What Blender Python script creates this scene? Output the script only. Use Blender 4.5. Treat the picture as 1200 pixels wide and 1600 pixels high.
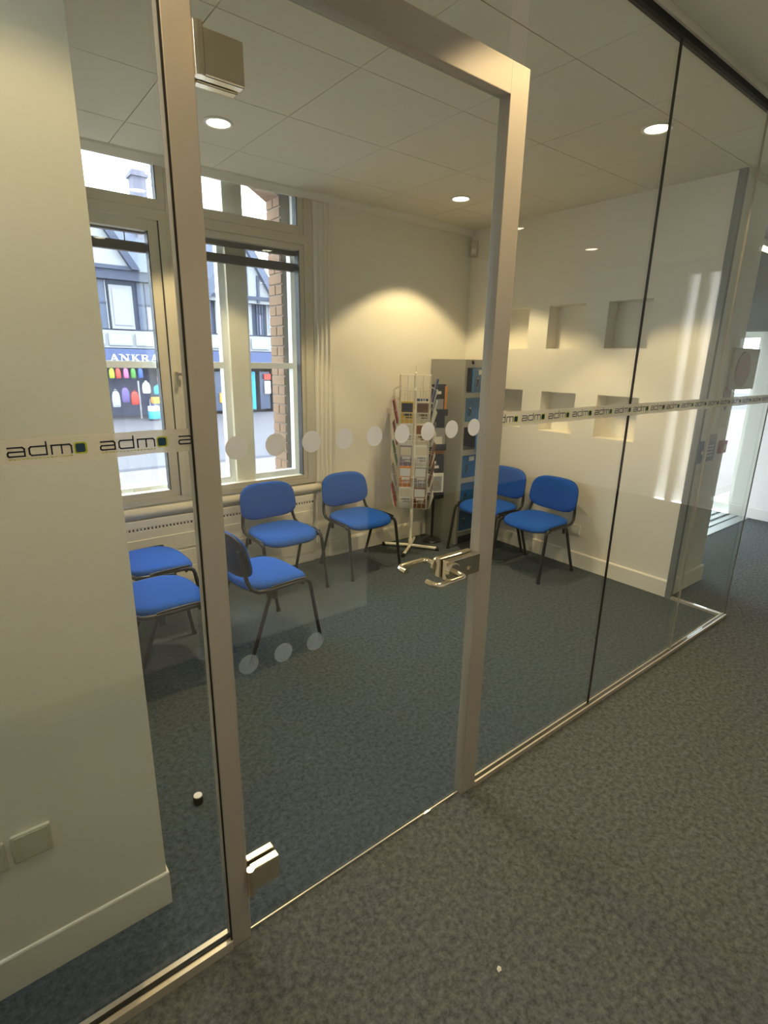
import bpy, bmesh, math, random
from mathutils import Vector, Matrix
random.seed(7)
PI = math.pi
scene = bpy.context.scene
for o in list(bpy.data.objects): bpy.data.objects.remove(o)
COL = scene.collection

# ------------------------------------------------------------------ camera
cd = bpy.data.cameras.new('camera'); cam = bpy.data.objects.new('camera', cd); COL.objects.link(cam)
cam.location = (0, -1.1923, 1.705); cam.rotation_euler = (1.2937, -0.0188, -0.6666)
cd.sensor_fit = 'AUTO'; cd.sensor_width = 36.0; cd.lens = 836.9 / 1600 * 36.0
cd.clip_start = 0.02; cd.clip_end = 300
scene.camera = cam
# ------------------------------------------------------------------ world: flat overcast daylight
wd = bpy.data.worlds.new('overcast'); scene.world = wd; wd.use_nodes = True
bgn = wd.node_tree.nodes['Background']; bgn.inputs[0].default_value = (0.84, 0.92, 1.0, 1); bgn.inputs[1].default_value = 9.0
# ------------------------------------------------------------------ exposure
vs = scene.view_settings
vs.view_transform = 'Standard'; vs.look = 'None'; vs.exposure = 0.18; vs.gamma = 1.0; vs.use_curve_mapping = False
ROOM_SPOT = 110.0          # watts for each recessed downlight
LOBBY_SPOT = 90.0
WARM = (1.0, 0.77, 0.43)

# ------------------------------------------------------------------ materials
def nt(m): m.use_nodes = True; return m.node_tree
def mat(name, col, rough=.6, metal=0., spec=.4, noise=None, bump=None, emit=None, ns=(1, 1, 1)):
    """principled material; noise=(scale, second colour, contrast), bump=(scale, strength)"""
    m = bpy.data.materials.new(name); t = nt(m); b = t.nodes['Principled BSDF']
    c4 = (*col, 1)
    b.inputs['Base Color'].default_value = c4; b.inputs['Roughness'].default_value = rough
    b.inputs['Metallic'].default_value = metal; b.inputs['Specular IOR Level'].default_value = spec
    if noise or bump:
        tc = t.nodes.new('ShaderNodeTexCoord'); mp = t.nodes.new('ShaderNodeMapping'); mp.inputs['Scale'].default_value = ns
        t.links.new(tc.outputs['Object'], mp.inputs['Vector'])
    if noise:
        n = t.nodes.new('ShaderNodeTexNoise'); n.inputs['Scale'].default_value = noise[0]; n.inputs['Detail'].default_value = 8; n.inputs['Roughness'].default_value = .82
        t.links.new(mp.outputs[0], n.inputs['Vector'])
        r = t.nodes.new('ShaderNodeValToRGB'); k = noise[2]
        r.color_ramp.elements[0].position = .5 - k; r.color_ramp.elements[1].position = .5 + k
        r.color_ramp.elements[0].color = (*noise[1], 1); r.color_ramp.elements[1].color = c4
        t.links.new(n.outputs['Fac'], r.inputs['Fac']); t.links.new(r.outputs['Color'], b.inputs['Base Color'])
    if bump:
        n2 = t.nodes.new('ShaderNodeTexNoise'); n2.inputs['Scale'].default_value = bump[0]; n2.inputs['Detail'].default_value = 3
        t.links.new(mp.outputs[0], n2.inputs['Vector'])
        bp = t.nodes.new('ShaderNodeBump'); bp.inputs['Strength'].default_value = bump[1]; bp.inputs['Distance'].default_value = .01
        t.links.new(n2.outputs['Fac'], bp.inputs['Height']); t.links.new(bp.outputs[0], b.inputs['Normal'])
    if emit:
        b.inputs['Emission Color'].default_value = (*emit[0], 1); b.inputs['Emission Strength'].default_value = emit[1]
    return m
def glass(name, tint=(.97, .985, .97), f0=.04):
    """clear sheet: mostly see-through, mirror share rising with the viewing angle (Schlick)"""
    m = bpy.data.materials.new(name); t = nt(m); t.nodes.clear()
    out = t.nodes.new('ShaderNodeOutputMaterial'); mix = t.nodes.new('ShaderNodeMixShader')
    tr = t.nodes.new('ShaderNodeBsdfTransparent'); tr.inputs[0].default_value = (*tint, 1)
    gl = t.nodes.new('ShaderNodeBsdfGlossy'); gl.inputs['Roughness'].default_value = 0.0; gl.inputs[0].default_value = (1, 1, 1, 1)
    lw = t.nodes.new('ShaderNodeLayerWeight'); lw.inputs[0].default_value = .5
    p = t.nodes.new('ShaderNodeMath'); p.operation = 'POWER'; p.inputs[1].default_value = 5
    ma = t.nodes.new('ShaderNodeMath'); ma.operation = 'MULTIPLY_ADD'; ma.inputs[1].default_value = 1 - f0; ma.inputs[2].default_value = f0
    t.links.new(lw.outputs['Facing'], p.inputs[0]); t.links.new(p.outputs[0], ma.inputs[0]); t.links.new(ma.outputs[0], mix.inputs[0])
    t.links.new(tr.outputs[0], mix.inputs[1]); t.links.new(gl.outputs[0], mix.inputs[2]); t.links.new(mix.outputs[0], out.inputs[0])
    return m
def film(name, col, alpha, rough=.4):
    """translucent film: share of diffuse / glossy plastic over see-through"""
    m = bpy.data.materials.new(name); t = nt(m); b = t.nodes['Principled BSDF']
    b.inputs['Base Color'].default_value = (*col, 1); b.inputs['Roughness'].default_value = rough; b.inputs['Alpha'].default_value = alpha
    return m
M = {}
M['wall'] = mat('cream_paint', (.84, .80, .69), .75, spec=.2, bump=(90, .05))
M['wall_white'] = mat('white_paint', (.82, .81, .77), .7, spec=.2)
M['tile'] = mat('ceiling_tile', (.80, .745, .60), .9, spec=.1, bump=(160, .08))
M['tile_grid'] = mat('ceiling_grid', (.14, .13, .10), .8)
M['carpet'] = mat('blue_grey_carpet', (.098, .120, .130), 1., spec=0., noise=(48, (.038, .050, .058), .12), bump=(300, .12))
M['carpet2'] = mat('grey_carpet', (.155, .165, .160), 1., spec=0., noise=(48, (.058, .063, .062), .12), bump=(300, .12))
M['alu'] = mat('satin_aluminium', (.42, .375, .315), .45, metal=.15, spec=.5)
M['alu_win'] = mat('window_aluminium', (.66, .61, .48), .4, metal=.2, spec=.5)
M['strip'] = mat('bright_aluminium', (.62, .56, .46), .35, metal=.5)
M['chrome'] = mat('polished_steel', (.78, .70, .56), .16, metal=1.)
M['black'] = mat('black_gasket', (.012, .012, .012), .6)
M['grey'] = mat('grey_channel', (.20, .21, .20), .5, metal=.2)
M['fascia'] = mat('dark_grey_fascia', (.075, .078, .078), .6)
M['glass'] = glass('clear_glass'); M['winglass'] = glass('window_glass', (.96, .975, .985))
def frosted(name, col, see):
    """frosted film: half scattered forward, half back, a share clear"""
    m = bpy.data.materials.new(name); t = nt(m); t.nodes.clear(); N = t.nodes.new
    out = N('ShaderNodeOutputMaterial'); a = N('ShaderNodeMixShader'); b = N('ShaderNodeMixShader'); d = N('ShaderNodeBsdfDiffuse'); tl = N('ShaderNodeBsdfTranslucent'); tr = N('ShaderNodeBsdfTransparent')
    d.inputs[0].default_value = (*col, 1); tl.inputs[0].default_value = (*col, 1); a.inputs[0].default_value = .45; b.inputs[0].default_value = see
    t.links.new(d.outputs[0], a.inputs[1]); t.links.new(tl.outputs[0], a.inputs[2]); t.links.new(a.outputs[0], b.inputs[1]); t.links.new(tr.outputs[0], b.inputs[2]); t.links.new(b.outputs[0], out.inputs[0])
    return m
M['dot'] = frosted('frosted_sticker', (.92, .90, .88), .12); M['frost'] = frosted('frosted_window', (.85, .82, .78), .06)
M['dot_dimlit'] = frosted('dimlit_sticker', (.60, .68, .75), .82)  # weak backlight of the lower dots put into a fainter, bluer film
M['tape'] = film('clear_tape', (.84, .80, .68), .62, .15)
M['ink'] = mat('navy_ink', (.012, .016, .05), .5); M['lime'] = mat('lime_ink', (.45, .50, .03), .5); M['teal'] = mat('teal_ink', (.006, .045, .09), .5)
M['fabric'] = mat('blue_fabric', (.020, .105, .46), .95, spec=.1, bump=(420, .25), noise=(300, (.014, .080, .38), .2))
M['plastic'] = mat('black_plastic', (.014, .014, .016), .35)
M['tube'] = mat('black_steel', (.014, .014, .015), .28)
M['sashwhite'] = mat('cream_gloss_paint', (.84, .78, .60), .4)
M['sash'] = mat('white_gloss_paint', (.82, .82, .78), .35)
M['sill'] = mat('sill_paint', (.70, .66, .54), .35)
M['blind'] = mat('blind_rail', (.10, .085, .06), .5)
M['plate'] = mat('socket_plastic', (.60, .57, .44), .45); M['plate_w'] = mat('white_plastic', (.8, .79, .74), .4)
M['lockgrey'] = mat('locker_grey', (.31, .31, .27), .45); M['lockblue'] = mat('locker_blue', (.015, .13, .33), .4)
M['dark'] = mat('locker_dark', (.012, .012, .014), .8)
M['wire'] = mat('white_wire', (.78, .75, .64), .4)
M['lamp'] = mat('lamp_glass', (1, 1, 1), .3, emit=((1, .90, .68), 9.))
M['trim'] = mat('lamp_trim', (.80, .78, .70), .35)
M['red'] = mat('red_plastic', (.42, .02, .02), .4); M['maroon'] = mat('maroon_disc', (.20, .035, .03), .5)
M['board'] = mat('beige_board', (.42, .39, .33), .6)
M['matmetal'] = mat('entrance_mat', (.45, .46, .46), .5); M['matdark'] = mat('entrance_mat_dark', (.08, .085, .09), .8)
M['brick'] = mat('brick', (.25, .150, .090), .9, noise=(14, (.19, .11, .065), .2), bump=(60, .3)); M['mortar'] = mat('mortar', (.25, .205, .165), .95)
M['street'] = mat('pavement', (.105, .10, .115), .9, noise=(.8, (.09, .085, .10), .2)); M['pavepink'] = mat('near_pavement', (.16, .135, .13), .9, noise=(2, (.135, .115, .11), .2))
M['kerb'] = mat('kerb', (.05, .05, .065), .9)
M['slate'] = mat('slate_roof', (.10, .115, .16), .8, noise=(6, (.075, .085, .125), .2)); M['timber'] = mat('dark_timber', (.040, .048, .08), .7)
M['render'] = mat('white_render', (.25, .25, .26), .8); M['navy'] = mat('navy_fascia', (.05, .07, .16), .5)
M['shopdark'] = mat('shop_inside', (.10, .11, .17), .8, noise=(5, (.05, .06, .11), .15)); M['farpane'] = mat('far_window_glass', (.05, .065, .11), .25)
M['stone'] = mat('chimney_brick', (.12, .115, .15), .9); M['letter'] = mat('white_letter', (.85, .85, .82), .6)
PAL = {'yellow': (.75, .48, .03), 'white': (.75, .74, .68), 'maroon': (.20, .03, .03), 'green': (.06, .20, .04), 'purple': (.10, .07, .20), 'red': (.45, .04, .03),
       'brown': (.20, .08, .03), 'blue': (.04, .08, .25), 'grey': (.30, .30, .29), 'cream': (.66, .60, .44), 'orange': (.65, .25, .03), 'black': (.02, .02, .025),
       'pink': (0.400, 0.100, 0.225), 'lime': (0.275, 0.350, 0.025), 'cyan': (0.025, 0.250, 0.360), 'lavender': (0.225, 0.200, 0.275)}
for k, c in PAL.items(): M['c_' + k] = mat('print_' + k, c, .5)

# ------------------------------------------------------------------ mesh builder
class MB:
    def __init__(s): s.v = []; s.f = []; s.mi = []; s.m = 0
    def add(s, vs_, fs): 
        o = len(s.v); s.v += [tuple(p) for p in vs_]; s.f += [tuple(i + o for i in q) for q in fs]; s.mi += [s.m] * len(fs); return s
    def box(s, x0, x1, y0, y1, z0, z1):
        v = [(x, y, z) for z in (z0, z1) for y in (y0, y1) for x in (x0, x1)]
        return s.add(v, [(0, 2, 3, 1), (4, 5, 7, 6), (0, 1, 5, 4), (2, 6, 7, 3), (0, 4, 6, 2), (1, 3, 7, 5)])
    def bbox(s, x0, x1, y0, y1, z0, z1, b):
        """box with chamfered edges"""
        bm = bmesh.new(); bmesh.ops.create_cube(bm, size=1)
        for v in bm.verts: v.co = Vector(((x0 + x1) / 2 + v.co.x * (x1 - x0), (y0 + y1) / 2 + v.co.y * (y1 - y0), (z0 + z1) / 2 + v.co.z * (z1 - z0)))
        bmesh.ops.bevel(bm, geom=bm.edges[:], offset=b, segments=2, affect='EDGES', profile=.5)
        bm.verts.index_update(); s.add([v.co[:] for v in bm.verts], [[v.index for v in f.verts] for f in bm.faces]); bm.free(); return s
    def prism(s, pts, axis, a0, a1):
        """polygon pts extruded along axis ('x','y','z') from a0 to a1"""
        n = len(pts)
        def P(p, a): return {'x': (a, p[0], p[1]), 'y': (p[0], a, p[1]), 'z': (p[0], p[1], a)}[axis]
        v = [P(p, a0) for p in pts] + [P(p, a1) for p in pts]
        f = [tuple(range(n)), tuple(range(2 * n - 1, n - 1, -1))] + [(i, n + i, n + (i + 1) % n, (i + 1) % n) for i in range(n)]
        return s.add(v, f)
    def tube(s, path, r, n=8, sx=1., closed=False):
        """round tube along a polyline; r may be a list"""
        P = [Vector(p) for p in path]; k = len(P); rings = []
        up = None
        for i in range(k):
            if closed: d = P[(i + 1) % k] - P[i - 1]
            else: d = (P[min(i + 1, k - 1)] - P[max(i - 1, 0)])
            d.normalize()
            if up is None:
                up = d.orthogonal().normalized()
            up = (up - d * up.dot(d)).normalized(); w = d.cross(up)
            rr = r[i] if isinstance(r, (list, tuple)) else r
            rings.append([P[i] + (up * math.cos(2 * PI * j / n) + w * math.sin(2 * PI * j / n) * sx) * rr for j in range(n)])
        v = [q for ring in rings for q in ring]; f = []
        for i in range(k if closed else k - 1):
            a = i * n; b = ((i + 1) % k) * n
            for j in range(n): f.append((a + j, b + j, b + (j + 1) % n, a + (j + 1) % n))
        if not closed: f += [tuple(range(n)), tuple((k - 1) * n + j for j in reversed(range(n)))]
        return s.add(v, f)
    def lathe(s, prof, n=24, c=(0, 0, 0), axis='z'):
        """profile [(r, h)] turned round an axis through c"""
        v = []; f = []
        for r, h in prof:
            for j in range(n):
                a = 2 * PI * j / n; x, y = r * math.cos(a), r * math.sin(a)
                v.append({'z': (c[0] + x, c[1] + y, c[2] + h), 'y': (c[0] + x, c[1] + h, c[2] + y), 'x': (c[0] + h, c[1] + x, c[2] + y)}[axis])
        for i in range(len(prof) - 1):
            for j in range(n): f.append((i * n + j, (i + 1) * n + j, (i + 1) * n + (j + 1) % n, i * n + (j + 1) % n))
        f += [tuple(range(n)), tuple((len(prof) - 1) * n + j for j in reversed(range(n)))]
        return s.add(v, f)
    def pad(s, outline, prof, deform, m=48):
        """cushion: rings of a closed outline, prof [(scale, z)], then bent by deform(x,y,z)"""
        v = []; f = []
        for sc, z in prof:
            for j in range(m):
                x, y = outline(2 * PI * j / m); v.append(deform(x * sc, y * sc, z))
        for i in range(len(prof) - 1):
            for j in range(m): f.append((i * m + j, (i + 1) * m + j, (i + 1) * m + (j + 1) % m, i * m + (j + 1) % m))
        f += [tuple(range(m)), tuple((len(prof) - 1) * m + j for j in reversed(range(m)))]
        return s.add(v, f)
    def mesh(s, name, mats, smooth=False):
        me = bpy.data.meshes.new(name); me.from_pydata(s.v, [], s.f)
        bm = bmesh.new(); bm.from_mesh(me); bmesh.ops.recalc_face_normals(bm, faces=bm.faces); bm.to_mesh(me); bm.free()
        if not isinstance(mats, (list, tuple)): mats = [mats]
        for k in mats: me.materials.append(M[k])
        for p, i in zip(me.polygons, s.mi): p.material_index = i
        if smooth:
            for p in me.polygons: p.use_smooth = True
            me.set_sharp_from_angle(angle=math.radians(38))
        return me
    def build(s, name, mats, parent=None, smooth=False):
        return link(name, s.mesh(name, mats, smooth), parent)
def link(name, me, parent=None, loc=None, rot=None):
    o = bpy.data.objects.new(name, me); COL.objects.link(o)
    if parent: o.parent = parent
    if loc: o.location = loc
    if rot: o.rotation_euler = rot
    return o
def tag(o, label=None, cat=None, group=None, kind=None):
    if label: o['label'] = label
    if cat: o['category'] = cat
    if group: o['group'] = group
    if kind: o['kind'] = kind
    return o
def struct(o, label=None, cat=None):
    return tag(o, label, cat, None, 'structure')
def empty(name, loc=(0, 0, 0), rz=0):
    o = link(name, None, None, loc, (0, 0, rz)); o.empty_display_size = .05; return o
def copy_tree(o, parent=None):
    c = o.copy(); COL.objects.link(c); c.parent = parent
    for ch in [q for q in bpy.data.objects if q.parent == o]: copy_tree(ch, c)
    return c
def B(name, m, parent, *dims): return MB().box(*dims).build(name, m, parent)
def rrect(hw, hh, r, e=3.2):
    """superellipse outline: rounded rectangle"""
    def f(t):
        c, s_ = math.cos(t), math.sin(t)
        return hw * math.copysign(abs(c) ** (2 / e), c), hh * math.copysign(abs(s_) ** (2 / e), s_)
    return f

# ------------------------------------------------------------------ key dimensions (metres)
XE, YN, W, HC, HCC = 4.05, 0.417, 2.65, 2.877, 2.915     # partition end, niche wall start, street wall, room ceiling, corridor ceiling
XF = 7.13                                                # far lobby wall
XL0, XL1, XR0, XR1, XJ, XK = .404, .462, 1.380, 1.4585, 2.32, 3.225
WX, YC = .30, .262                                       # near end wall inside the room

# ================================================================== SETTING
struct(B('floor', 'carpet', None, -2.6, XE, 0.02, W, -.05, 0), 'dark blue-grey carpet inside the glass-walled waiting room', 'floor')
fc = MB(); fc.box(-2.6, XF, -3.7, 0.02, -.05, 0); fc.box(XE, XF, .02, W, -.05, 0)
struct(fc.build('floor_corridor', 'carpet2'), 'speckled grey carpet in the corridor outside the glass', 'floor')
# ceilings: dark grid with one lifted tile per cell
def tiled_ceiling(name, x0, x1, y0, y1, z, gx, gy, p, label, holes=()):
    c = struct(B(name, 'tile_grid', None, x0, x1, y0, y1, z + .012, z + .05), label, 'ceiling')
    xs = [x0] + [gx + p * k for k in range(-12, 14) if x0 + .02 < gx + p * k < x1 - .02] + [x1]
    ys = [y0] + [gy + p * k for k in range(-12, 14) if y0 + .02 < gy + p * k < y1 - .02] + [y1]
    g = .0022
    for i in range(len(xs) - 1):
        for j in range(len(ys) - 1):
            MB().box(xs[i] + g, xs[i + 1] - g, ys[j] + g, ys[j + 1] - g, z, z + .014).build('ceiling_tile', 'tile', c)
    return c
tiled_ceiling('ceiling', .0, XE + .58, 0.0, W, HC, .93, .355, .62, 'suspended ceiling of square beige tiles over the waiting room')
c2 = tiled_ceiling('ceiling_corridor', -2.6, XF, -3.7, -.012, HCC, .6, -1.1, 1.22, 'grey-beige tiled ceiling over the corridor')
struct(B('ceiling_lobby', 'fascia', None, XE + .58, XF, -.012, W, 2.93, 3.0), 'dark ceiling over the entrance lobby', 'ceiling')
struct(B('trim_1', 'tile', None, -2.6, XE + .02, -.012, .03, HC + .012, HCC + .04), 'narrow beige fascia above the glass partition', 'trim')
# street wall with the tall window opening x .35-2.30, z .70-3.0
ws = MB(); ws.box(2.305, 4.85, W, W + .3, -.05, 3.05); ws.box(6.95, XF + .2, W, W + .3, -.05, 3.05); ws.box(4.85, 6.95, W, W + .3, -.05, .25); ws.box(4.85, 6.95, W, W + .3, 2.6, 3.05); ws.box(-.2, .33, W, W + .3, -.05, 3.05); ws.box(.33, 2.305, W, W + .3, -.05, .60); ws.box(.33, 2.305, W, W + .3, 2.97, 3.05)
wall_back = struct(ws.build('wall_back', 'wall'), 'cream painted wall with the tall street window', 'wall')
# niche wall: thick block with six square recesses
def niche_wall():
    m = MB(); ys = [YN, .845, 1.185, 1.383, 1.72, 1.92, 2.257, W]; zs = [0, 1.13, 1.465, 1.822, 2.165, HC + .1]
    x = XE
    holes = [(1, 1), (3, 1), (5, 1), (1, 3), (3, 3), (5, 3)]
    for i in range(7):
        for j in range(5):
            if (i, j) in holes:
                y0, y1, z0, z1 = ys[i], ys[i + 1], zs[j], zs[j + 1]; d = x + .13
                m.add([(x, y0, z0), (x, y1, z0), (x, y1, z1), (x, y0, z1), (d, y0, z0), (d, y1, z0), (d, y1, z1), (d, y0, z1)],
                      [(0, 1, 5, 4), (1, 2, 6, 5), (2, 3, 7, 6), (3, 0, 4, 7), (4, 5, 6, 7)])
            else:
                m.add([(x, ys[i], zs[j]), (x, ys[i + 1], zs[j]), (x, ys[i + 1], zs[j + 1]), (x, ys[i], zs[j + 1])], [(0, 1, 2, 3)])
    X2 = 4.634; zt = HC + .1
    m.add([(x, YN, 0), (X2, YN, 0), (X2, YN, zt), (x, YN, zt), (x, W, 0), (X2, W, 0), (X2, W, zt), (x, W, zt)],
          [(0, 1, 2, 3), (1, 5, 6, 2), (5, 4, 7, 6), (3, 2, 6, 7), (0, 4, 5, 1)])
    return m
nw = niche_wall(); me = bpy.data.meshes.new('wall_right'); me.from_pydata(nw.v, [], nw.f); bm = bmesh.new(); bm.from_mesh(me)
bmesh.ops.remove_doubles(bm, verts=bm.verts, dist=1e-5); bmesh.ops.recalc_face_normals(bm, faces=bm.faces); bm.to_mesh(me); bm.free(); me.materials.append(M['wall'])
struct(link('wall_right', me), 'cream wall with six square display niches beside the blue chairs', 'wall')
struct(B('wall_left', 'wall', None, -2.6, WX, YC, W + .3, 0, HC), 'plain cream wall close behind the left glass panel', 'wall')
# corridor shell
struct(B('wall_corridor', 'wall_white', None, -2.6, 2.12, -3.7, -1.62, 0, HCC), 'white corridor wall facing the glass partition', 'wall')
struct(B('wall_corridor_end', 'wall_white', None, -2.75, -2.6, -3.7, W, 0, HCC + .05), 'white wall at the near end of the corridor', 'wall')
struct(B('wall_lobby_rear', 'wall_white', None, 2.12, XF, -3.85, -3.7, 0, HCC + .05), 'white wall at the rear of the lobby', 'wall')
# far lobby wall at x = XF: entrance opening y 1.10-2.45, two slim full-height side windows near y -1.8
fw = MB()
for y0, y1 in ((-3.7, -1.98), (-1.855, -1.75), (-1.635, 1.10), (2.45, W + .3)): fw.box(XF, XF + .18, y0, y1, 0, 3.0)
fw.box(XF, XF + .18, 1.10, 2.45, 2.08, 3.0); fw.box(XF, XF + .18, -1.98, -1.855, 2.76, 3.0); fw.box(XF, XF + .18, -1.75, -1.635, 2.76, 3.0)
struct(fw.build('wall_far', 'wall_white'), 'bright white wall at the far end of the lobby', 'wall')
w2 = struct(empty('window_2', (XF + .09, -1.8, 0)), 'pair of slim tall windows in the far lobby wall', 'window')
for y0, y1 in ((-1.98, -1.855), (-1.75, -1.635)):
    B('frosted_pane', 'frost', w2, -.005, .005, y0 + 1.8, y1 + 1.8, .0, 2.76)
w3 = struct(empty('window_added', (5.9, W + .15, .25)), 'added unseen shopfront window letting daylight into the entrance lobby', 'window')  # added out of view to flood the lobby with daylight
for x0, x1 in ((-1.05, -.99), (-.03, .03), (.99, 1.05)): B('window_frame', 'sash', w3, x0, x1, -.03, .03, 0, 2.35)
for x0, x1 in ((-.99, -.03), (.03, .99)):
    B('window_rail', 'sash', w3, x0, x1, -.03, .03, 0, .06); B('window_rail', 'sash', w3, x0, x1, -.03, .03, 2.29, 2.35); B('pane', 'winglass', w3, x0, x1, -.004, .004, .06, 2.29)
# bulkhead over the entrance mat
struct(B('trim_2', 'fascia', None, XF - .06, XF, 1.0, W, 2.08, 2.93), 'dark bulkhead panel above the bright entrance', 'trim')
struct(B('trim_3', 'fascia', None, 5.4, XF - .06, 1.55, 1.70, 2.45, 2.93), 'dark ceiling beam across the entrance lobby', 'trim')
# baseboards
def skirt(name, lab, *parts):
    m = MB()
    for p in parts: m.box(*p)
    return struct(m.build(name, 'wall_white' if 'corridor' in name else 'wall'), lab, 'baseboard')
bs = MB()
bs.prism([(XE, 0), (XE - .016, 0), (XE - .016, .122), (XE - .011, .129), (XE, .132)][::-1], 'y', YN, W)
v_ = [(p[0], p[1], p[2]) for p in bs.v]
bs.v = v_
bs.prism([(YN, 0), (YN - .016, 0), (YN - .016, .122), (YN - .011, .129), (YN, .132)], 'x', XE, 4.65)
struct(bs.build('baseboard_right', 'wall'), 'cream skirting board along the niche wall', 'baseboard')
b2 = MB(); b2.prism([(YC, 0), (YC - .007, 0), (YC - .007, .119), (YC - .005, .124), (YC, .125)], 'x', -2.6, WX)
b2.box(WX, WX + .006, YC - .007, W, 0, .124)
struct(b2.build('baseboard_left', 'wall'), 'cream skirting board on the near left wall', 'baseboard')
b3 = MB(); b3.prism([(W, 0), (W - .018, 0), (W - .018, .13), (W - .010, .145), (W, .15)], 'x', 2.44, XE - .016)
struct(b3.build('baseboard_back', 'wall'), 'cream skirting board under the street wall', 'baseboard')
b4 = MB(); b4.box(XF - .015, XF, -1.6, 1.1, 0, .12)
struct(b4.build('baseboard_far', 'wall_white'), 'white skirting along the far lobby wall', 'baseboard')
# coving line where the street wall meets the ceiling, reeded architrave beside the window
cv = MB(); cv.prism([(W, HC), (W - .05, HC), (W - .045, HC - .012), (W - .012, HC - .045), (W, HC - .05)], 'x', WX, XE)
struct(cv.build('trim_4', 'wall'), 'narrow cream coving above the street wall', 'trim')
ar = struct(empty('trim_5', (2.39, W, .0)), 'cream reeded architrave on the right of the street window', 'trim')
B('architrave_board', 'wall', ar, -.08, .085, -.016, 0, .15, HC - .05)
for k in range(4):
    x = -.058 + .040 * k
    MB().lathe([(.012, .70), (.012, HC - .052)], 10, (x, -.016, 0)).build('reed', 'wall', ar, True)
B('corner_bead', 'wall', ar, .085, .10, -.010, 0, .15, HC - .05)

# ================================================================== STREET WINDOW (window_1)
win = struct(empty('window_1', (1.3, W, .70)), 'tall street window with aluminium inner frames and white timber sashes', 'window')
def wb(name, m, x0, x1, y0, y1, z0, z1, par=None):
    return B(name, m, par or win, x0 - 1.3, x1 - 1.3, y0 - W, y1 - W, z0 - .70, z1 - .70)
A0, A1 = W - .012, W + .045
# inner aluminium frame
wb('outer_frame', 'alu_win', 2.235, 2.305, A0, A1, .70, 2.97); wb('outer_frame', 'alu_win', .33, .40, A0, A1, .70, 2.97)
wb('outer_frame', 'alu_win', .40, 2.235, A0, A1, .70, .738); wb('outer_frame', 'alu_win', .40, 2.235, A0, A1, 2.95, 2.97)
wb('transom', 'alu_win', .40, 2.235, A0, A1, 2.520, 2.580)
wb('mullion', 'alu_win', 1.185, 1.285, A0 - .004, A1, .738, 2.520)
wb('mullion_seam', 'black', 1.179, 1.185, A0 + .004, A1, .738, 2.520)
def casement(x0, x1, z0, z1, f, fb):
    wb('casement_frame', 'alu_win', x0, x0 + f, A0 + .010, A1 + .01, z0, z1); wb('casement_frame', 'alu_win', x1 - f, x1, A0 + .010, A1 + .01, z0, z1)
    wb('casement_frame', 'alu_win', x0 + f, x1 - f, A0 + .010, A1 + .01, z0, z0 + fb); wb('casement_frame', 'alu_win', x0 + f, x1 - f, A0 + .010, A1 + .01, z1 - f, z1)
    wb('pane', 'winglass', x0 + f, x1 - f, W + .02, W + .026, z0 + fb, z1 - f)
    wb('glazing_bead', 'black', x1 - f - .006, x1 - f, A0 + .006, A1 + .012, z0 + fb, z1 - f)
casement(.403, 1.179, .742, 2.516, .062, .045)
casement(1.288, 2.233, .742, 2.516, .040, .030)
casement(.403, 1.24, 2.584, 2.948, .05, .058); casement(1.243, 2.233, 2.584, 2.948, .05, .058)
hl = wb('latch', 'chrome', 1.20, 1.222, A0 - .03, A0 - .004, 1.50, 1.60); wb('latch_lever', 'chrome', 1.205, 1.245, A0 - .045, A0 - .03, 1.575, 1.592)
# rolled blinds between the two glazings
for x0, x1 in ((.47, 1.115), (1.33, 2.192)):
    wb('blind_headrail', 'blind', x0, x1, W + .06, W + .10, 2.445, 2.485); wb('blind_stack', 'blind', x0, x1, W + .06, W + .10, 2.335, 2.392)
    for xx in (x0 + .12, x1 - .12): wb('blind_cord', 'blind', xx, xx + .006, W + .078, W + .084, 2.39, 2.45)
# original timber sashes further out
S0, S1 = W + .12, W + .20
wb('sash_mullion', 'sashwhite', 1.655, 1.800, S0 - .03, S1 + .05, .74, 2.97)
wb('sash_jamb', 'sash', 2.235, 2.30, S0, S1, .74, 2.97); wb('sash_jamb', 'sash', .33, .40, S0, S1, .74, 2.97)
for x0, x1 in ((.40, 1.655), (1.80, 2.235)):
    wb('sash_stile', 'sash', x0, x0 + .03, S0 + .01, S1 - .01, .74, 2.62); wb('sash_stile', 'sash', x1 - .045, x1, S0 + .01, S1 - .01, .74, 2.62)
    wb('sash_bottom_rail', 'sash', x0 + .03, x1 - .045, S0 + .01, S1 - .01, .715, .80)
    wb('sash_meeting_rail', 'sash', x0 + .03, x1 - .045, S0 + .01, S1 - .01, 1.62, 1.665)
    wb('sash_pane', 'winglass', x0 + .03, x1 - .045, S0 + .045, S0 + .05, .80, 1.62); wb('sash_pane', 'winglass', x0 + .03, x1 - .045, S0 + .045, S0 + .05, 1.665, 2.97)
wb('sash_lift', 'alu_win', .90, 1.01, S0 - .005, S0 + .01, .745, .785)
# loop of sash cord hanging on the right jamb
cordp = [(2.255, S0 - .02, 1.50), (2.235, S0 - .035, 1.43), (2.225, S0 - .04, 1.36), (2.24, S0 - .04, 1.34), (2.252, S0 - .035, 1.38), (2.262, S0 - .03, 1.45), (2.25, S0 - .03, 1.53), (2.27, S0 - .02, 1.48)]
MB().tube([(x - 1.3, y - W, z - .7) for x, y, z in cordp], .006, 6).build('sash_cord', 'grey', win, True)
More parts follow.
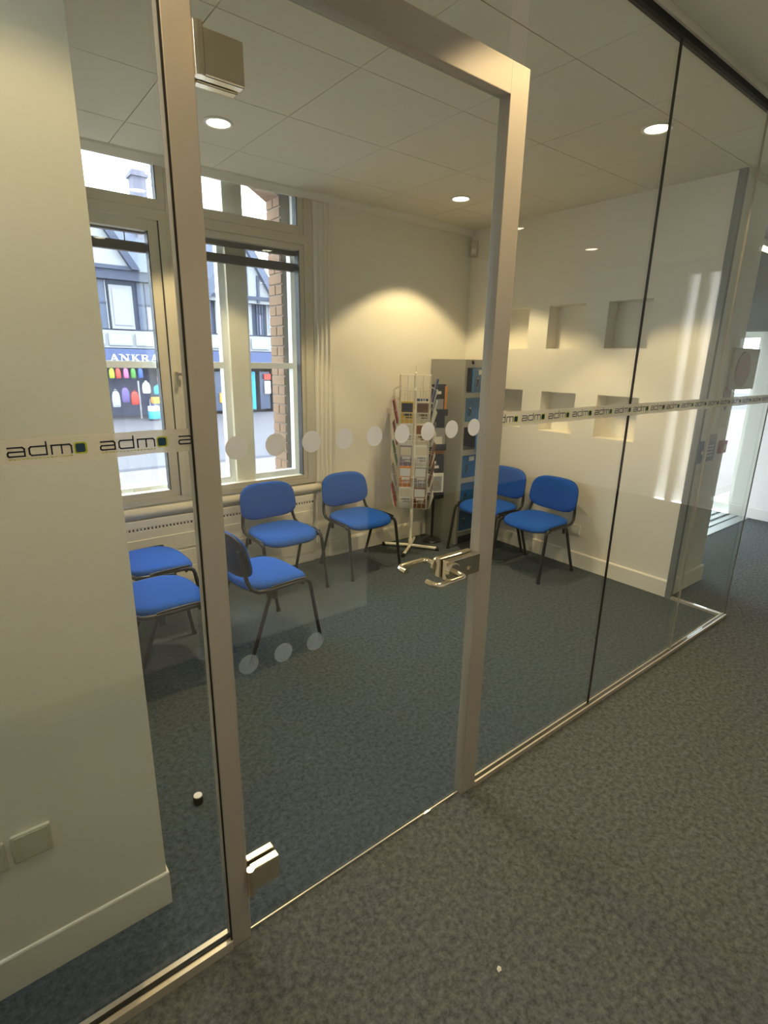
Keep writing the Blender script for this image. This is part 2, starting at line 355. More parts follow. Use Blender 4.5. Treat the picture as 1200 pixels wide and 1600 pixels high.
# board, sill and heater casing below
sl = MB(); sl.prism([(W + .1, .605), (W - .006, .605), (W - .022, .615), (W - .032, .638), (W - .030, .66), (W - .014, .685), (W + .1, .70)], 'x', .31, 2.345)
struct(sl.build('trim_6', 'sill', None, True), 'rounded cream window sill under the street window', 'trim')
hc = empty('radiator_casing', (1.3, W, 0)); tag(hc, 'boxed cream radiator casing with slotted top under the window', 'radiator')
MB().bbox(-.995, .975, -.022, -.001, .0, .525, .006).build('casing_body', 'wall', hc)
B('grille', 'black', hc, -.995, .975, -.018, -.004, .527, .537)
for k in range(78): B('grille_slat', 'wall', hc, -.985 + .025 * k, -.972 + .025 * k, -.023, -.002, .520, .545)
MB().bbox(-.995, .975, -.023, -.001, .545, .60, .003).build('top_board', 'wall', hc)
for k, z in enumerate((.14, .27, .40)): MB().bbox(-.985, .965, -.027, -.021, z - .055, z + .062, .003).build('front_panel', 'wall', hc)

# brick pier outside, right of the window: individual bricks
pier = struct(B('wall_brick_pier', 'mortar', None, 2.165, 2.303, W + .212, 3.085, -.76, 3.6), 'red-brown brick pier outside the street window', 'wall')
bme = {}
def brick(x0, x1, y0, y1, z0, z1):
    k = (round(x1 - x0, 3), round(y1 - y0, 3), round(z1 - z0, 3))
    if k not in bme: bme[k] = MB().bbox(-k[0] / 2, k[0] / 2, -k[1] / 2, k[1] / 2, -k[2] / 2, k[2] / 2, .004).mesh('brick', 'brick')
    link('brick', bme[k], pier, ((x0 + x1) / 2, (y0 + y1) / 2, (z0 + z1) / 2))
z = .55
row = 0
while z < 3.2:
    y0, y1 = W + .215, 3.092
    cut = [y0] if row % 2 == 0 else [y0, y0 + .11]
    for a, b in zip(cut, cut[1:] + [y1]):
        brick(2.155, 2.26, a, b - .01, z, z + .068)
    z += .078; row += 1
ah = MB(); ah.prism([(2.17, 2.86), (2.17, 3.2), (1.70, 3.2), (1.70, 3.02), (1.86, 3.0), (2.02, 2.945), (2.12, 2.89)], 'y', W + .212, 3.08)
struct(ah.build('wall_brick_arch', 'brick'), 'curved brick arch over the outside of the window', 'wall')

# ================================================================== GLASS PARTITION
part = struct(empty('wall_front', (XR1, 0, 0)), 'frameless glass partition with aluminium floor channel', 'wall')
def pb(name, m, x0, x1, y0, y1, z0, z1): return B(name, m, part, x0 - XR1, x1 - XR1, y0, y1, z0, z1)
G0, G1 = .006, .018
pb('glass_pane', 'glass', -2.6, XL0 + .006, G0 + .012, G1 + .012, .03, HC)
pb('glass_pane', 'glass', XL1, XR0, G0 + .012, G1 + .012, 2.52, HC)
for a, b in ((XR1 - .004, XJ - .002), (XJ + .002, XK - .002), (XK + .002, XE - .014)): pb('glass_pane', 'glass', a, b, G0, G1, .022, HC)
for x, ms in ((XJ, 'black'), (XK, 'strip')): pb('joint_seal', ms, x - .002, x + .002, G0 + .001, G1 - .001, .022, HC)
pb('glass_return_pane', 'glass', XE - .013, XE - .001, G0, YN - .035, .022, HC)
pb('corner_seal', 'grey', XE - .014, XE - .001, G0 - .001, G0 + .003, .022, HC)
pb('wall_channel', 'grey', XE - .022, XE + .012, YN - .045, YN - .001, 0, HC)
for x0, x1 in ((XR1, XE),):
    pb('floor_channel', 'strip', x0, x1, G0 - .010, G0 - .002, 0, .022); pb('floor_channel', 'strip', x0, x1, G1 + .002, G1 + .010, 0, .022); pb('channel_gasket', 'black', x0, x1, G0 - .002, G1 + .002, 0, .020)
pb('floor_channel', 'strip', -2.6, XL0, -.004, .012, 0, .032); pb('channel_gasket', 'black', -2.6, XL0, .012, .018, 0, .036); pb('floor_channel', 'strip', -2.6, XL0, .030, .045, 0, .030)
pb('return_floor_channel', 'strip', XE - .024, XE + .010, G0, YN - .045, 0, .018)
pb('head_channel', 'black', -2.6, XE + .012, -.002, .028, HC - .012, HC + .012)
# ------------------------------------------------------------------ door
door = struct(empty('door_1', (XL1, 0, 0)), 'full-height clear glass door in a satin aluminium frame', 'door')
def db(name, m, x0, x1, y0, y1, z0, z1, par=None, bev=0):
    mm = MB()
    if bev: mm.bbox(x0 - XL1, x1 - XL1, y0, y1, z0, z1, bev)
    else: mm.box(x0 - XL1, x1 - XL1, y0, y1, z0, z1)
    return mm.build(name, m, par or door)
FD = .042
db('frame_post', 'alu', XL0, XL1, 0, FD, 0, HC, None, .002); db('frame_post', 'alu', XR0, XR1, 0, FD, 0, 2.52, None, .002)
db('frame_head', 'alu', XL1, XR0, 0, FD, 2.438, 2.52, None, .002)
db('frame_gasket', 'black', XL0 - .004, XL0, .001, .005, 0, HC)
D0, D1 = .012, .022
leaf = db('glass_leaf', 'glass', XL1 + .006, XR0 - .006, D0, D1, .010, 2.430)
db('bottom_edge', 'strip', XL1 + .006, XR0 - .006, D0 + .003, D1 - .003, .005, .010)
for nm, z0, z1 in (('top', 2.225, 2.305), ('bottom', .178, .262)):
    h = db('hinge', 'chrome', XL1 + .010, XL1 + .098, D0 - .024, D0, z0, z1, None, .003)
    db('hinge_back_plate', 'chrome', XL1 + .010, XL1 + .098, D1, D1 + .024, z0, z1, h, .003)
    MB().lathe([(.011, z0 - .004), (.011, z1 + .004)], 16, (.006, -.010, 0)).build('hinge_barrel', 'chrome', h, True)
# lock with two lever handles
lk = db('lock_case', 'chrome', 1.215, XR0 - .004, D0 - .026, D0, .985, 1.058, None, .004)
db('lock_back_plate', 'chrome', 1.215, XR0 - .004, D1, D1 + .026, .985, 1.058, lk, .004)
MB().lathe([(.009, D0 - .032), (.009, D0 - .024)], 16, (1.325 - XL1, 0, 1.008), 'y').build('keyhole', 'chrome', lk, True)
for s, y0 in ((-1, D0 - .026), (1, D1 + .026)):
    MB().lathe([(.031, y0), (.031, y0 + s * .010), (.027, y0 + s * .014)], 24, (1.235 - XL1, 0, 1.022), 'y').build('rose', 'chrome', lk, True)
    X = 1.235 - XL1
    pth = [(X, y0, 1.022)] + [(X, y0 + s * .045, 1.022)] + [(X - .022 * (1 - math.cos(t)), y0 + s * (.045 + .022 * math.sin(t)), 1.022) for t in (.5, 1.0, 1.57)] \
        + [(X - .110, y0 + s * .067, 1.022)] + [(X - .110 - .022 * math.sin(t), y0 + s * (.045 + .022 * math.cos(t)), 1.022) for t in (.5, 1.0, 1.57)] + [(X - .132, y0 + s * .020, 1.022)]
    MB().tube(pth, .0095, 14).build('lever_handle', 'chrome', lk, True)
# two rows of round frosted stickers
dotm = MB().lathe([(.028, -.0005), (.028, 0)], 40, (0, 0, 0), 'y').mesh('dot_sticker', 'dot')
for k in range(9): link('dot_sticker', dotm, door, (.046 + .1024 * k, D0 - .0002, 1.497))
dot_dim_mesh = dotm.copy(); dot_dim_mesh.materials[0] = M['dot_dimlit']
for k in range(3): link('dot_sticker', dot_dim_mesh, door, (.046 + .1024 * k, D0 - .0002, .918))["label"] = 'frosted dot on the lower part of the door, weak backlight painted in'

# ------------------------------------------------------------------ printed tape
def stroke(m, pts, w):
    for (x0, z0), (x1, z1) in zip(pts, pts[1:]):
        d = Vector((x1 - x0, z1 - z0)); d.normalize(); n = Vector((-d.y, d.x)) * w / 2; e = d * w * .5
        q = [(x0 - e.x + n.x, z0 - e.y + n.y), (x0 - e.x - n.x, z0 - e.y - n.y), (x1 + e.x - n.x, z1 + e.y - n.y), (x1 + e.x + n.x, z1 + e.y + n.y)]
        m.prism(q, 'y', -.0003, 0)
lg = MB(); h = .0165; w_ = .0029; L = .029
# a
stroke(lg, [(.002, h), (L - .004, h), (L - .001, h - .003), (L - .001, 0), (.003, 0), (.001, .002), (.001, .006), (.003, .0085), (L - .001, .0085)], w_)
# d
o_ = .036; stroke(lg, [(o_ + L - .001, h + .0075), (o_ + L - .001, 0), (o_ + .003, 0), (o_, .003), (o_, h - .003), (o_ + .003, h), (o_ + L - .001, h)], w_)
# m
o_ = .0725; stroke(lg, [(o_, 0), (o_, h), (o_ + .031, h), (o_ + .034, h - .003), (o_ + .034, 0)], w_); stroke(lg, [(o_ + .017, h), (o_ + .017, 0)], w_)
la = MB(); stroke(la, [(.002, h), (L - .004, h), (L - .001, h - .003), (L - .001, 0), (.003, 0), (.001, .002), (.001, .006), (.003, .0085), (L - .001, .0085)], w_); letter_a = la.mesh('logo_print', 'ink')
lg.m = 1
def rsq(c, r, b): return [(c[0] - r + b, c[1] - r), (c[0] + r - b, c[1] - r), (c[0] + r, c[1] - r + b), (c[0] + r, c[1] + r - b), (c[0] + r - b, c[1] + r), (c[0] - r + b, c[1] + r), (c[0] - r, c[1] + r - b), (c[0] - r, c[1] - r + b)]
lg.prism(rsq((.1225, .008), .0115, .003), 'y', -.0002, 0)
lg.m = 2; lg.prism(rsq((.1222, .0082), .0085, .002), 'y', -.0005, 0)
lg.m = 3
for k in range(16): lg.prism([(.002 + .0068 * k, -.0068), (.006 + .0068 * k, -.0068), (.006 + .0068 * k, -.0050), (.002 + .0068 * k, -.0050)], 'y', -.0002, 0)
logo = lg.mesh('logo_print', ['ink', 'lime', 'teal', 'lime'])
def tape(x0, x1, z0, z1, starts, label, yg):
    t = empty('adhesive_tape', ((x0), yg, (z0 + z1) / 2)); tag(t, label, 'tape', 'printed tape strips on the glass')
    n = 40; m = MB(); vs_ = []; fs = []
    for i in range(n + 1):
        x = (x1 - x0) * i / n; zc = 0 + (z1 - z0) * (i / n - .5) if False else 0
        sag = .0012 * math.sin(i * 1.7)
        for y, zz in ((-.0004, -.025 + sag), (-.0004, .025 + sag * .6), (0, .025 + sag * .6), (0, -.025 + sag)): vs_.append((x, y, zz))
    for i in range(n):
        a = 4 * i; b = a + 4
        for j in range(4): fs.append((a + j, b + j, b + (j + 1) % 4, a + (j + 1) % 4))
    fs += [(0, 1, 2, 3), (4 * n + 3, 4 * n + 2, 4 * n + 1, 4 * n)]
    m.add(vs_, fs).build('tape_strip', 'tape', t)
    for s in starts:
        o = link('logo_print', logo, t, (s - x0, -.0005, -.0085))
    return t
tape(-1.2, XL0 - .004, 1.525, 1.525, [.062 + .1575 * k for k in range(-7, 2)], 'clear tape printed adm on the glass panel left of the door', G0 + .0115)
link('logo_print', letter_a, bpy.data.objects['adhesive_tape'], (.377 + 1.2, -.0005, -.0085))
tape(XR1 + .001, XE, 1.515, 1.515, [1.411 + .1555 * k for k in range(17)], 'long clear tape printed adm across the glass panels right of the door', G0 - .0005)

# ================================================================== DOWNLIGHTS
def downlight(x, y, z, power, label, group, size=1.78):
    d = empty('downlight', (x, y, z)); tag(d, label, 'light', group)
    MB().lathe([(.058, .002), (.075, .002), (.078, -.004), (.070, -.009), (.060, -.006), (.058, .002)], 32).build('trim_ring', 'trim', d, True)
    MB().lathe([(.001, -.003), (.057, -.003), (.057, .001), (.001, .001)], 32).build('lamp_glass', 'lamp', d)
    l = bpy.data.lights.new('downlight_beam', 'SPOT'); l.energy = power; l.color = WARM; l.spot_size = size; l.spot_blend = .22; l.shadow_soft_size = .05
    o = bpy.data.objects.new('downlight_beam', l); COL.objects.link(o); o.parent = d; o.location = (0, 0, -.012)
    return d
GR = 'round recessed downlights in the waiting room'
downlight(1.306, 1.90, HC, ROOM_SPOT, 'bright round recessed ceiling light close to the street window', GR)
downlight(3.218, 2.003, HC, ROOM_SPOT, 'bright round recessed ceiling light above the leaflet rack corner', GR)
downlight(3.060, .459, HC, ROOM_SPOT, 'round recessed ceiling light just behind the right glass panels', GR)
downlight(4.40, -2.40, HCC, LOBBY_SPOT * .5, 'round corridor ceiling light nearer the corner, seen reflected in the glass', 'round recessed downlights in the corridor')
downlight(5.75, -2.45, HCC, LOBBY_SPOT * .5, 'round corridor ceiling light farther along, seen reflected in the glass', 'round recessed downlights in the corridor')
downlight(.15, -.40, HCC, LOBBY_SPOT * .5, 'round corridor ceiling light over the floor in front of the left glass panel', 'round recessed downlights in the corridor')  # added fill lamp, kept out of view and out of the glass reflections
downlight(1.50, -.36, HCC, LOBBY_SPOT * .8, 'round corridor ceiling light over the floor in front of the glass door', 'round recessed downlights in the corridor')  # second added lamp, brightens corridor floor and door posts from above the frame

# ================================================================== CHAIRS
def make_chair():
    r = empty('stacking_chair')
    hw, hd = .232, .215
    def sd(x, y, z):
        t = max(0, (-y - .03)) / .185; u = max(0, y - .1) / .115
        return (x * (1 - .05 * (y / hd if y > 0 else 0)), y, z - .028 * t * t + .006 * u - .008 * (1 - (x / hw) ** 2) * (1 - min(1, abs(y) / hd)))
    MB().pad(rrect(hw, hd, .08, 3.6), [(.001, .462), (.4, .462), (.75, .461), (.9, .457), (.97, .448), (1., .434), (.995, .422), (.97, .418)], sd).build('seat', 'fabric', r, True)
    MB().pad(rrect(hw, hd, .08, 3.6), [(.001, .398), (.6, .398), (.86, .402), (.97, .412), (.998, .4205), (.96, .419), (.5, .418), (.001, .418)], sd).build('seat_shell', 'plastic', r, True)
    bh = .140; ang = math.radians(11)
    def bd(x, y, z):   # x across, y up (local), z thickness
        yy = .030 * (1 - (x / .235) ** 2) * 1.0
        up = y * math.cos(ang); dep = y * math.sin(ang)
        taper = 1 - .05 * (y / bh)
        return (x * taper, .238 + dep + yy - .03 - z, .632 + up)
    prof = [(.001, .020), (.5, .020), (.82, .018), (.94, .012), (1., .0), (.995, -.008), (.97, -.010)]
    MB().pad(rrect(.232, bh, .08, 3.4), prof, bd).build('backrest', 'fabric', r, True)
    MB().pad(rrect(.232, bh, .08, 3.4), [(.97, -.0102), (.995, -.010), (.98, -.018), (.85, -.026), (.5, -.028), (.001, -.028)], bd).build('backrest_shell', 'plastic', r, True)
    rr = .0125
    for s in (-1, 1):
        # side rail running from the front knee to the backrest upright
        MB().tube([(s * .238, -.165, .412), (s * .239, -.12, .424), (s * .236, .10, .420), (s * .230, .165, .425), (s * .222, .205, .450), (s * .214, .225, .50), (s * .200, .238, .60), (s * .192, .252, .68)], rr, 10).build('side_rail', 'tube', r, True)
        MB().tube([(s * .238, -.150, .418), (s * .238, -.172, .405), (s * .240, -.180, .385), (s * .250, -.240, .012)], rr, 10).build('leg', 'tube', r, True)
        MB().tube([(s * .236, .075, .418), (s * .238, .095, .395), (s * .240, .235, .012)], rr, 10).build('leg', 'tube', r, True)
        MB().bbox(s * .238 - .010, s * .238 + .010, .050, .085, .365, .412, .003).build('stacking_bumper', 'plastic', r)
        MB().tube([(s * .2395, -.150, .437), (s * .2415, -.10, .4405), (s * .2405, .04, .4385), (s * .238, .09, .434)], .006, 8).build('edge_trim', 'plastic', r, True)
        for yy, xx in ((-.240, .250), (.235, .240)):
            MB().lathe([(.016, 0), (.016, .02), (.013, .026)], 12, (s * xx, yy, 0)).build('foot_cap', 'plastic', r, True)
    MB().tube([(-.238, -.13, .405), (.238, -.13, .405)], .009, 8).build('cross_bar', 'tube', r, True)
    MB().tube([(-.236, .09, .405), (.236, .09, .405)], .009, 8).build('cross_bar', 'tube', r, True)
    return r
spots = [((1.805, 2.315), 0, 'blue fabric stacking chair with its back to the street window'),
         ((2.525, 2.305), 0.02, 'blue fabric stacking chair beside the white wire leaflet rack'),
         ((1.335, 1.665), PI / 2 + math.radians(4), 'blue chair seen side-on, standing just behind the left door post'),
         ((.735, 1.705), PI / 2, 'front of the two blue chairs half hidden by the near left wall'),
         ((.845, 2.255), PI / 2 + .03, 'rear of the two blue chairs half hidden by the near left wall'),
         ((3.690, 1.395), -PI / 2, 'blue chair against the niche wall, nearer the glass and fully in view'),
         ((3.700, 1.928), -PI / 2 + .02, 'blue chair in front of the locker, half hidden by the right door post')]
chair = make_chair()
for i, (p, rz, lab) in enumerate(spots):
    c = chair if i == 0 else copy_tree(chair)
    c.location = (p[0], p[1], 0); c.rotation_euler = (0, 0, rz); tag(c, lab, 'chair', 'blue stacking chairs in the waiting room')

# ================================================================== LOCKER
lo = empty('locker', (3.735, 2.20, 0)); tag(lo, 'tall narrow grey steel locker with blue doors in the corner', 'locker')
m = MB(); LW, LD, LH = .152, .44, 1.72
m.box(-LW, -LW + .004, 0, LD, 0, LH); m.box(LW - .004, LW, 0, LD, 0, LH); m.box(-LW + .004, LW - .004, LD - .004, LD, 0, LH); m.box(-LW + .004, LW - .004, 0, LD - .004, LH - .004, LH)
m.build('body', 'lockgrey', lo)
B('front_stile', 'lockgrey', lo, -LW + .004, -LW + .028, 0, .02, 0, LH - .004); B('front_stile', 'lockgrey', lo, LW - .028, LW - .004, 0, .02, 0, LH - .004)
zs = [.10 + .262 * k for k in range(7)]
for z in zs: B('shelf_rail', 'lockgrey', lo, -LW + .028, LW - .028, 0, LD - .01, z - .022, z + .022 if z < 1.6 else LH - .004)
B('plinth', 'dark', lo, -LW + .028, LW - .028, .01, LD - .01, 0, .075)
B('shade_sheet', 'dark', lo, -LW + .0042, -LW + .008, .021, LD - .013, .08, LH - .01); B('shade_sheet', 'dark', lo, LW - .008, LW - .0042, .021, LD - .013, .08, LH - .01); B('shade_sheet', 'dark', lo, -LW + .005, LW - .005, LD - .012, LD - .005, .08, LH - .01)  # near-black sheets stand in for the shade inside the open compartments
MB().lathe([(.016, -.003), (.016, 0)], 20, (-.06, 0, 1.695), 'y').build('badge', 'dark', lo)
opened = {5: .55, 3: 1.0}
for k in range(6):
    z0, z1 = zs[k] + .026, zs[k + 1] - .026
    d = empty('door', None); d.parent = lo
    a = -opened.get(k, 0.0); hx = LW - .031; wd_ = 2 * LW - .062
    # hinged on the right stile
    d.name = 'locker_door'; d.location = (hx, .012, 0); d.rotation_euler = (0, 0, -a if False else opened.get(k, 0.) * 1.0)
    bpy.data.objects.remove(d)
    mm = MB().bbox(-wd_, 0, 0, .016, z0, z1, .002); dd = mm.build('locker_door', 'lockblue', lo); dd.location = (hx, .012, 0); dd.rotation_euler = (0, 0, opened.get(k, 0.) * .6)
    zc = (z0 + z1) / 2
    MB().tube([(-wd_ + .07, -.004, zc + .01), (-wd_ + .075, -.012, zc - .01), (-wd_ + .062, -.010, zc - .045), (-wd_ + .052, -.004, zc - .05)], .006, 8).build('key', 'black', dd, True)
    MB().lathe([(.009, -.006), (.009, 0)], 14, (-wd_ + .07, 0, zc + .015), 'y').build('lock_barrel', 'chrome', dd, True)
    if k in (5, 2, 3): B('paper_tag', 'c_white', dd, -wd_ + .10, -wd_ + .17, -.001, 0, z1 - .055, z1 - .015)

# ================================================================== LEAFLET RACK
RX, RY = 3.17, 2.385
rk = empty('leaflet_rack', (RX, RY, 0)); tag(rk, 'white wire spinning leaflet rack on a cross-shaped foot', 'rack')
fa = math.atan2(-1.1923 - RY, 0 - RX)           # front face looks to the door
for k in range(4):
    a = math.radians([-52, 40, 128, 215][k]); ca, sa = math.cos(a), math.sin(a)
    MB().tube([(0, 0, .030), (.245 * ca, .245 * sa, .022)], .0145, 10).build('foot_arm', 'wire', rk, True)
    MB().tube([(.24 * ca, .24 * sa, .0185), (.27 * ca, .27 * sa, .0175)], .0172, 10).build('end_cap', 'black', rk, True)
MB().lathe([(.020, .03), (.020, .09), (.014, .10), (.014, 1.60), (.004, 1.61), (.004, 1.66)], 14).build('pole', 'wire', rk, True)
FW, NT, TH = .132, 6, .185
cage = MB(); wr = .0022
for k in range(4):
    a = fa + k * PI / 2; n = Vector((math.cos(a), math.sin(a), 0)); t = Vector((-n.y, n.x, 0))
    for u in (-FW, -.066, 0, .066, FW):
        p = n * FW + t * u; cage.tube([(p.x, p.y, .42), (p.x, p.y, 1.585)], wr if abs(u) < FW else wr * 1.4, 5)
    for zz in (.42, 1.0, 1.585):
        p, q = n * FW - t * FW, n * FW + t * FW; cage.tube([(p.x, p.y, zz), (q.x, q.y, zz)], wr * 1.3, 5)
cage.build('wire_cage', 'wire', rk)
# one pocket, local: x across, y outwards, z up
pk = MB(); pw, pdp, ph = .061, .046, .105
for x in (-pw, -.021, .021, pw): pk.tube([(x, 0, .0), (x, .020, -.004), (x, .026 + .0, .004), (x, pdp + .012, ph * (1.0 if abs(x) == pw else .98))], .0019, 4)
pk.tube([(-pw, pdp + .012, ph), (pw, pdp + .012, ph)], .0022, 4); pk.tube([(-pw, .038, ph * .5), (pw, .038, ph * .5)], .0019, 4)
pk.tube([(-pw, 0, ph * 1.25), (-pw, pdp + .012, ph)], .0019, 4); pk.tube([(pw, 0, ph * 1.25), (pw, pdp + .012, ph)], .0019, 4)
pkm = pk.mesh('wire_pocket', 'wire')
B('top_sign_bar', 'c_brown', rk, -.001, .001, 0, 0.001, 1.5, 1.501) if False else None
tiers = ['bottom', 'second', 'third', 'fourth', 'fifth', 'top']; faces = ['front', 'right', 'back', 'left']; cols_ = ['left', 'right']
# what stands in each visible pocket: (face, column, tier) -> colour
fill = {(0, 1, 5): None, (0, 0, 4): 'yellow', (0, 1, 4): 'cream', (0, 0, 3): 'white', (0, 1, 3): 'cream', (0, 0, 2): 'lavender', (0, 1, 2): 'white', (0, 0, 1): 'orange', (0, 1, 1): 'grey', (0, 0, 0): 'white', (0, 1, 0): 'brown',
        (3, 1, 5): None, (3, 1, 4): 'maroon', (3, 0, 4): 'red', (3, 1, 3): 'maroon', (3, 0, 3): 'purple', (3, 1, 2): 'green', (3, 0, 2): 'blue', (3, 1, 1): 'grey', (3, 1, 0): 'red', (3, 0, 0): 'brown', (3, 0, 1): 'cream',
        (1, 0, 5): 'blue', (1, 1, 5): 'purple', (1, 0, 4): 'white', (1, 0, 3): 'grey', (1, 0, 2): 'brown', (1, 1, 2): 'grey', (1, 0, 1): 'brown', (1, 1, 1): 'maroon', (1, 0, 0): 'grey', (1, 1, 4): 'cyan',
        (2, 0, 3): 'cream', (2, 1, 2): 'white', (2, 0, 4): 'blue', (2, 1, 0): 'green'}
lfm = {}
for k in range(4):
    # face order: 0 front, 1 to its right as seen, 2 back, 3 left
    a = fa + k * PI / 2; n = Vector((math.cos(a), math.sin(a), 0)); t = Vector((-n.y, n.x, 0))
    for c in (0, 1):
        for ti in range(NT):
            z = .43 + TH * ti
            u = -.066 + .132 * c        # +t is to the viewer's right of the face
            p = n * FW + t * u
            link('wire_pocket', pkm, rk, (p.x, p.y, z), (0, 0, a - PI / 2))
            cl = fill.get((k, c, ti))
            if cl:
                key = (cl, (ti + c) % 3)
                if key not in lfm:
                    l = MB(); th_ = .006 + .004 * key[1]; hh = .20
                    # a small stack of folded leaflets, the front one with a printed panel
                    l.bbox(-.052, .052, 0, th_, 0, hh, .001); l.m = 1; l.box(-.046, .046, th_, th_ + .0006, hh * .55, hh * .93); l.m = 2
                    l.box(-.040, .030, th_, th_ + .0006, hh * .38, hh * .48); l.box(-.040, .010, th_, th_ + .0006, hh * .28, hh * .33)
                    alt = {'white': 'grey', 'cream': 'brown', 'yellow': 'black', 'orange': 'white', 'lavender': 'white'}.get(cl, 'white')
                    lfm[key] = l.mesh('leaflet', ['c_' + cl, 'c_' + ('cream' if cl in ('white', 'lavender') else alt if key[1] else cl), 'c_' + alt])
                o = link('leaflet', lfm[key], None, (RX + p.x + n.x * .010, RY + p.y + n.y * .010, z + .006), (-.20, 0, a - PI / 2))
                tag(o, f'{cl} leaflets, {faces[k]} side of wire rack, {tiers[ti]} row, {cols_[c]} pocket', 'leaflet', 'leaflets in the wire rack')
# ================================================================== MAGAZINE STAND
SX, SY = 3.485, 2.43
st = empty('magazine_stand', (SX, SY, 0), -.42); tag(st, 'slim black magazine stand on a round base beside the locker', 'stand')
MB().lathe([(.094, 0), (.094, .010), (.085, .018), (.022, .030), (.016, .05)], 32).build('round_base', 'tube', st, True)
MB().tube([(0, 0, .02), (0, 0, .60)], .014, 12).build('pole', 'tube', st, True)
MB().bbox(-.075, .075, -.006, .006, .42, 1.50, .003).build('back_panel', 'plastic', st)
for z0 in (.44, .90, 1.22):
    tr = MB(); tr.box(-.085, .085, -.05, -.006, z0, z0 + .006); tr.box(-.085, .085, -.053, -.050, z0, z0 + .06); tr.box(-.085, -.081, -.05, -.006, z0, z0 + .06); tr.box(.081, .085, -.05, -.006, z0, z0 + .06)
    tr.build('tray', 'plastic', st)
B('header_card', 'c_orange', st, -.085, .085, -.010, -.006, .86, .895)
def mag(name, z0, hh, cols, marks, label, y0=-.030):
    o = empty(name, (SX, SY, 0), -.42); tag(o, label, 'magazine', 'magazines in the black stand')
    l = MB(); l.bbox(-.078, .078, y0, y0 + .012, z0, z0 + hh, .001); l.build('cover', 'c_' + cols, o)
    for c, x0, x1, a, b in marks: B('printed_panel', 'c_' + c, o, x0, x1, y0 - .0007, y0, z0 + hh * a, z0 + hh * b)
    return o
mag('magazine', .446, .235, 'white', [('grey', -.06, .06, .28, .88), ('white', -.03, .03, .44, .72)], 'pale magazine with a round emblem in the lowest tray of the black stand', -.044)
mag('magazine', .446, .405, 'black', [('white', -.05, .0, .80, .87), ('white', -.05, .03, .70, .76)], 'black magazine with white lettering below the orange header card')
mag('magazine', .906, .20, 'grey', [('white', -.06, .05, .15, .6)], 'grey magazine in the middle tray of the black stand')
mag('magazine', 1.226, .26, 'black', [('orange', .055, .078, .0, 1.), ('grey', -.06, .045, .2, .55), ('white', -.055, .02, .72, .82)], 'dark magazine with an orange edge at the top of the black stand')

# ================================================================== SMALL FITTINGS
ds = empty('door_stop', (.516, .603, 0)); tag(ds, 'small black rubber door stop with a shiny top on the carpet', 'door stop')
MB().lathe([(.017, 0), (.019, .003), (.019, .030), (.017, .033)], 24).build('rubber_body', 'black', ds, True)
MB().lathe([(.0165, .033), (.016, .037), (.010, .038)], 24).build('steel_cap', 'plate_w', ds, True)
def socket(name, loc, rz, w, h, label, m_):
    s = empty(name, loc, rz); tag(s, label, 'socket')
    MB().bbox(-w, w, -.010, 0, -h, h, .003).build('face_plate', m_, s)
    if m_ == 'plate': MB().bbox(-w * .86, w * .86, -.0115, -.0095, -h * .86, h * .86, .001).build('blank_insert', m_, s)
    for x in (() if m_ == 'plate' else (-w * .5, w * .5)):
        MB().bbox(x - .006, x + .006, -.0135, -.0095, h * .25, h * .7, .001).build('switch_rocker', m_, s)
    for x in (-w * .8, w * .8): MB().lathe([(.003, -.0108), (.003, -.0098)], 10, (x, 0, 0), 'y').build('screw', 'chrome', s)
    return s
socket('wall_socket', (-.018, YC, .455), 0, .044, .043, 'beige blank plate low on the near left wall, right one of two', 'plate')
socket('wall_socket', (-.112, YC, .450), 0, .036, .043, 'beige blank plate low on the near left wall at the edge of view', 'plate')
socket('wall_socket', (XE, 1.236, .33), -PI / 2, .044, .043, 'white socket plate low on the niche wall behind a chair', 'plate_w')
pr = empty('motion_detector', (XE - .002, W - .045, 2.71), -PI / 4 - .3); tag(pr, 'small cream motion detector high in the room corner', 'detector')
MB().bbox(-.032, .032, -.045, 0, -.065, .065, .008).build('housing', 'plate', pr); MB().bbox(-.022, .022, -.052, -.044, -.045, .0, .004).build('lens', 'plate_w', pr)
ps = MB(); ps.add([(-.008, -.004, .001), (.002, -.007, .004), (.009, .001, .002), (.003, .007, .006), (-.006, .005, .003), (0, 0, .009)], [(0, 1, 5), (1, 2, 5), (2, 3, 5), (3, 4, 5), (4, 0, 5), (4, 3, 2, 1, 0)])
tag(link('paper_scrap', ps.mesh('paper_scrap', 'c_white'), None, (.993, -.526, 0)), 'tiny white scrap of paper on the corridor carpet', 'scrap')
# end face of the niche wall: call point, switch, notices, round sign on a board
cp = empty('fire_call_point', (4.555, YN, 1.115)); tag(cp, 'red fire alarm call point on the end of the niche wall', 'alarm')
MB().bbox(-.048, .048, -.03, 0, -.048, .048, .004).build('housing', 'red', cp); B('glass_plate', 'c_white', cp, -.005, .03, -.032, -.03, -.02, .02)
no = empty('notice', (4.375, YN, 1.15)); tag(no, 'small pale notice on the wall end beside the red call point', 'notice')
B('sheet', 'c_grey', no, -.08, .08, -.003, 0, -.13, .07)
for k in range(4): B('printed_line', 'c_white', no, -.06, .05, -.004, -.003, -.02 - .025 * k, -.008 - .025 * k)
sw = empty('key_switch', (4.19, YN, 1.10)); tag(sw, 'small grey key switch plate on the wall end next to the metal channel', 'switch')
MB().bbox(-.04, .04, -.012, 0, -.08, .08, .002).build('plate', 'grey', sw); MB().lathe([(.014, -.02), (.014, -.011)], 16, (0, 0, 0), 'y').build('key_barrel', 'chrome', sw, True)
rs = empty('round_sign', (4.66, YN - .02, 1.69)); tag(rs, 'dark red round sign on a beige board at the niche wall corner', 'sign')
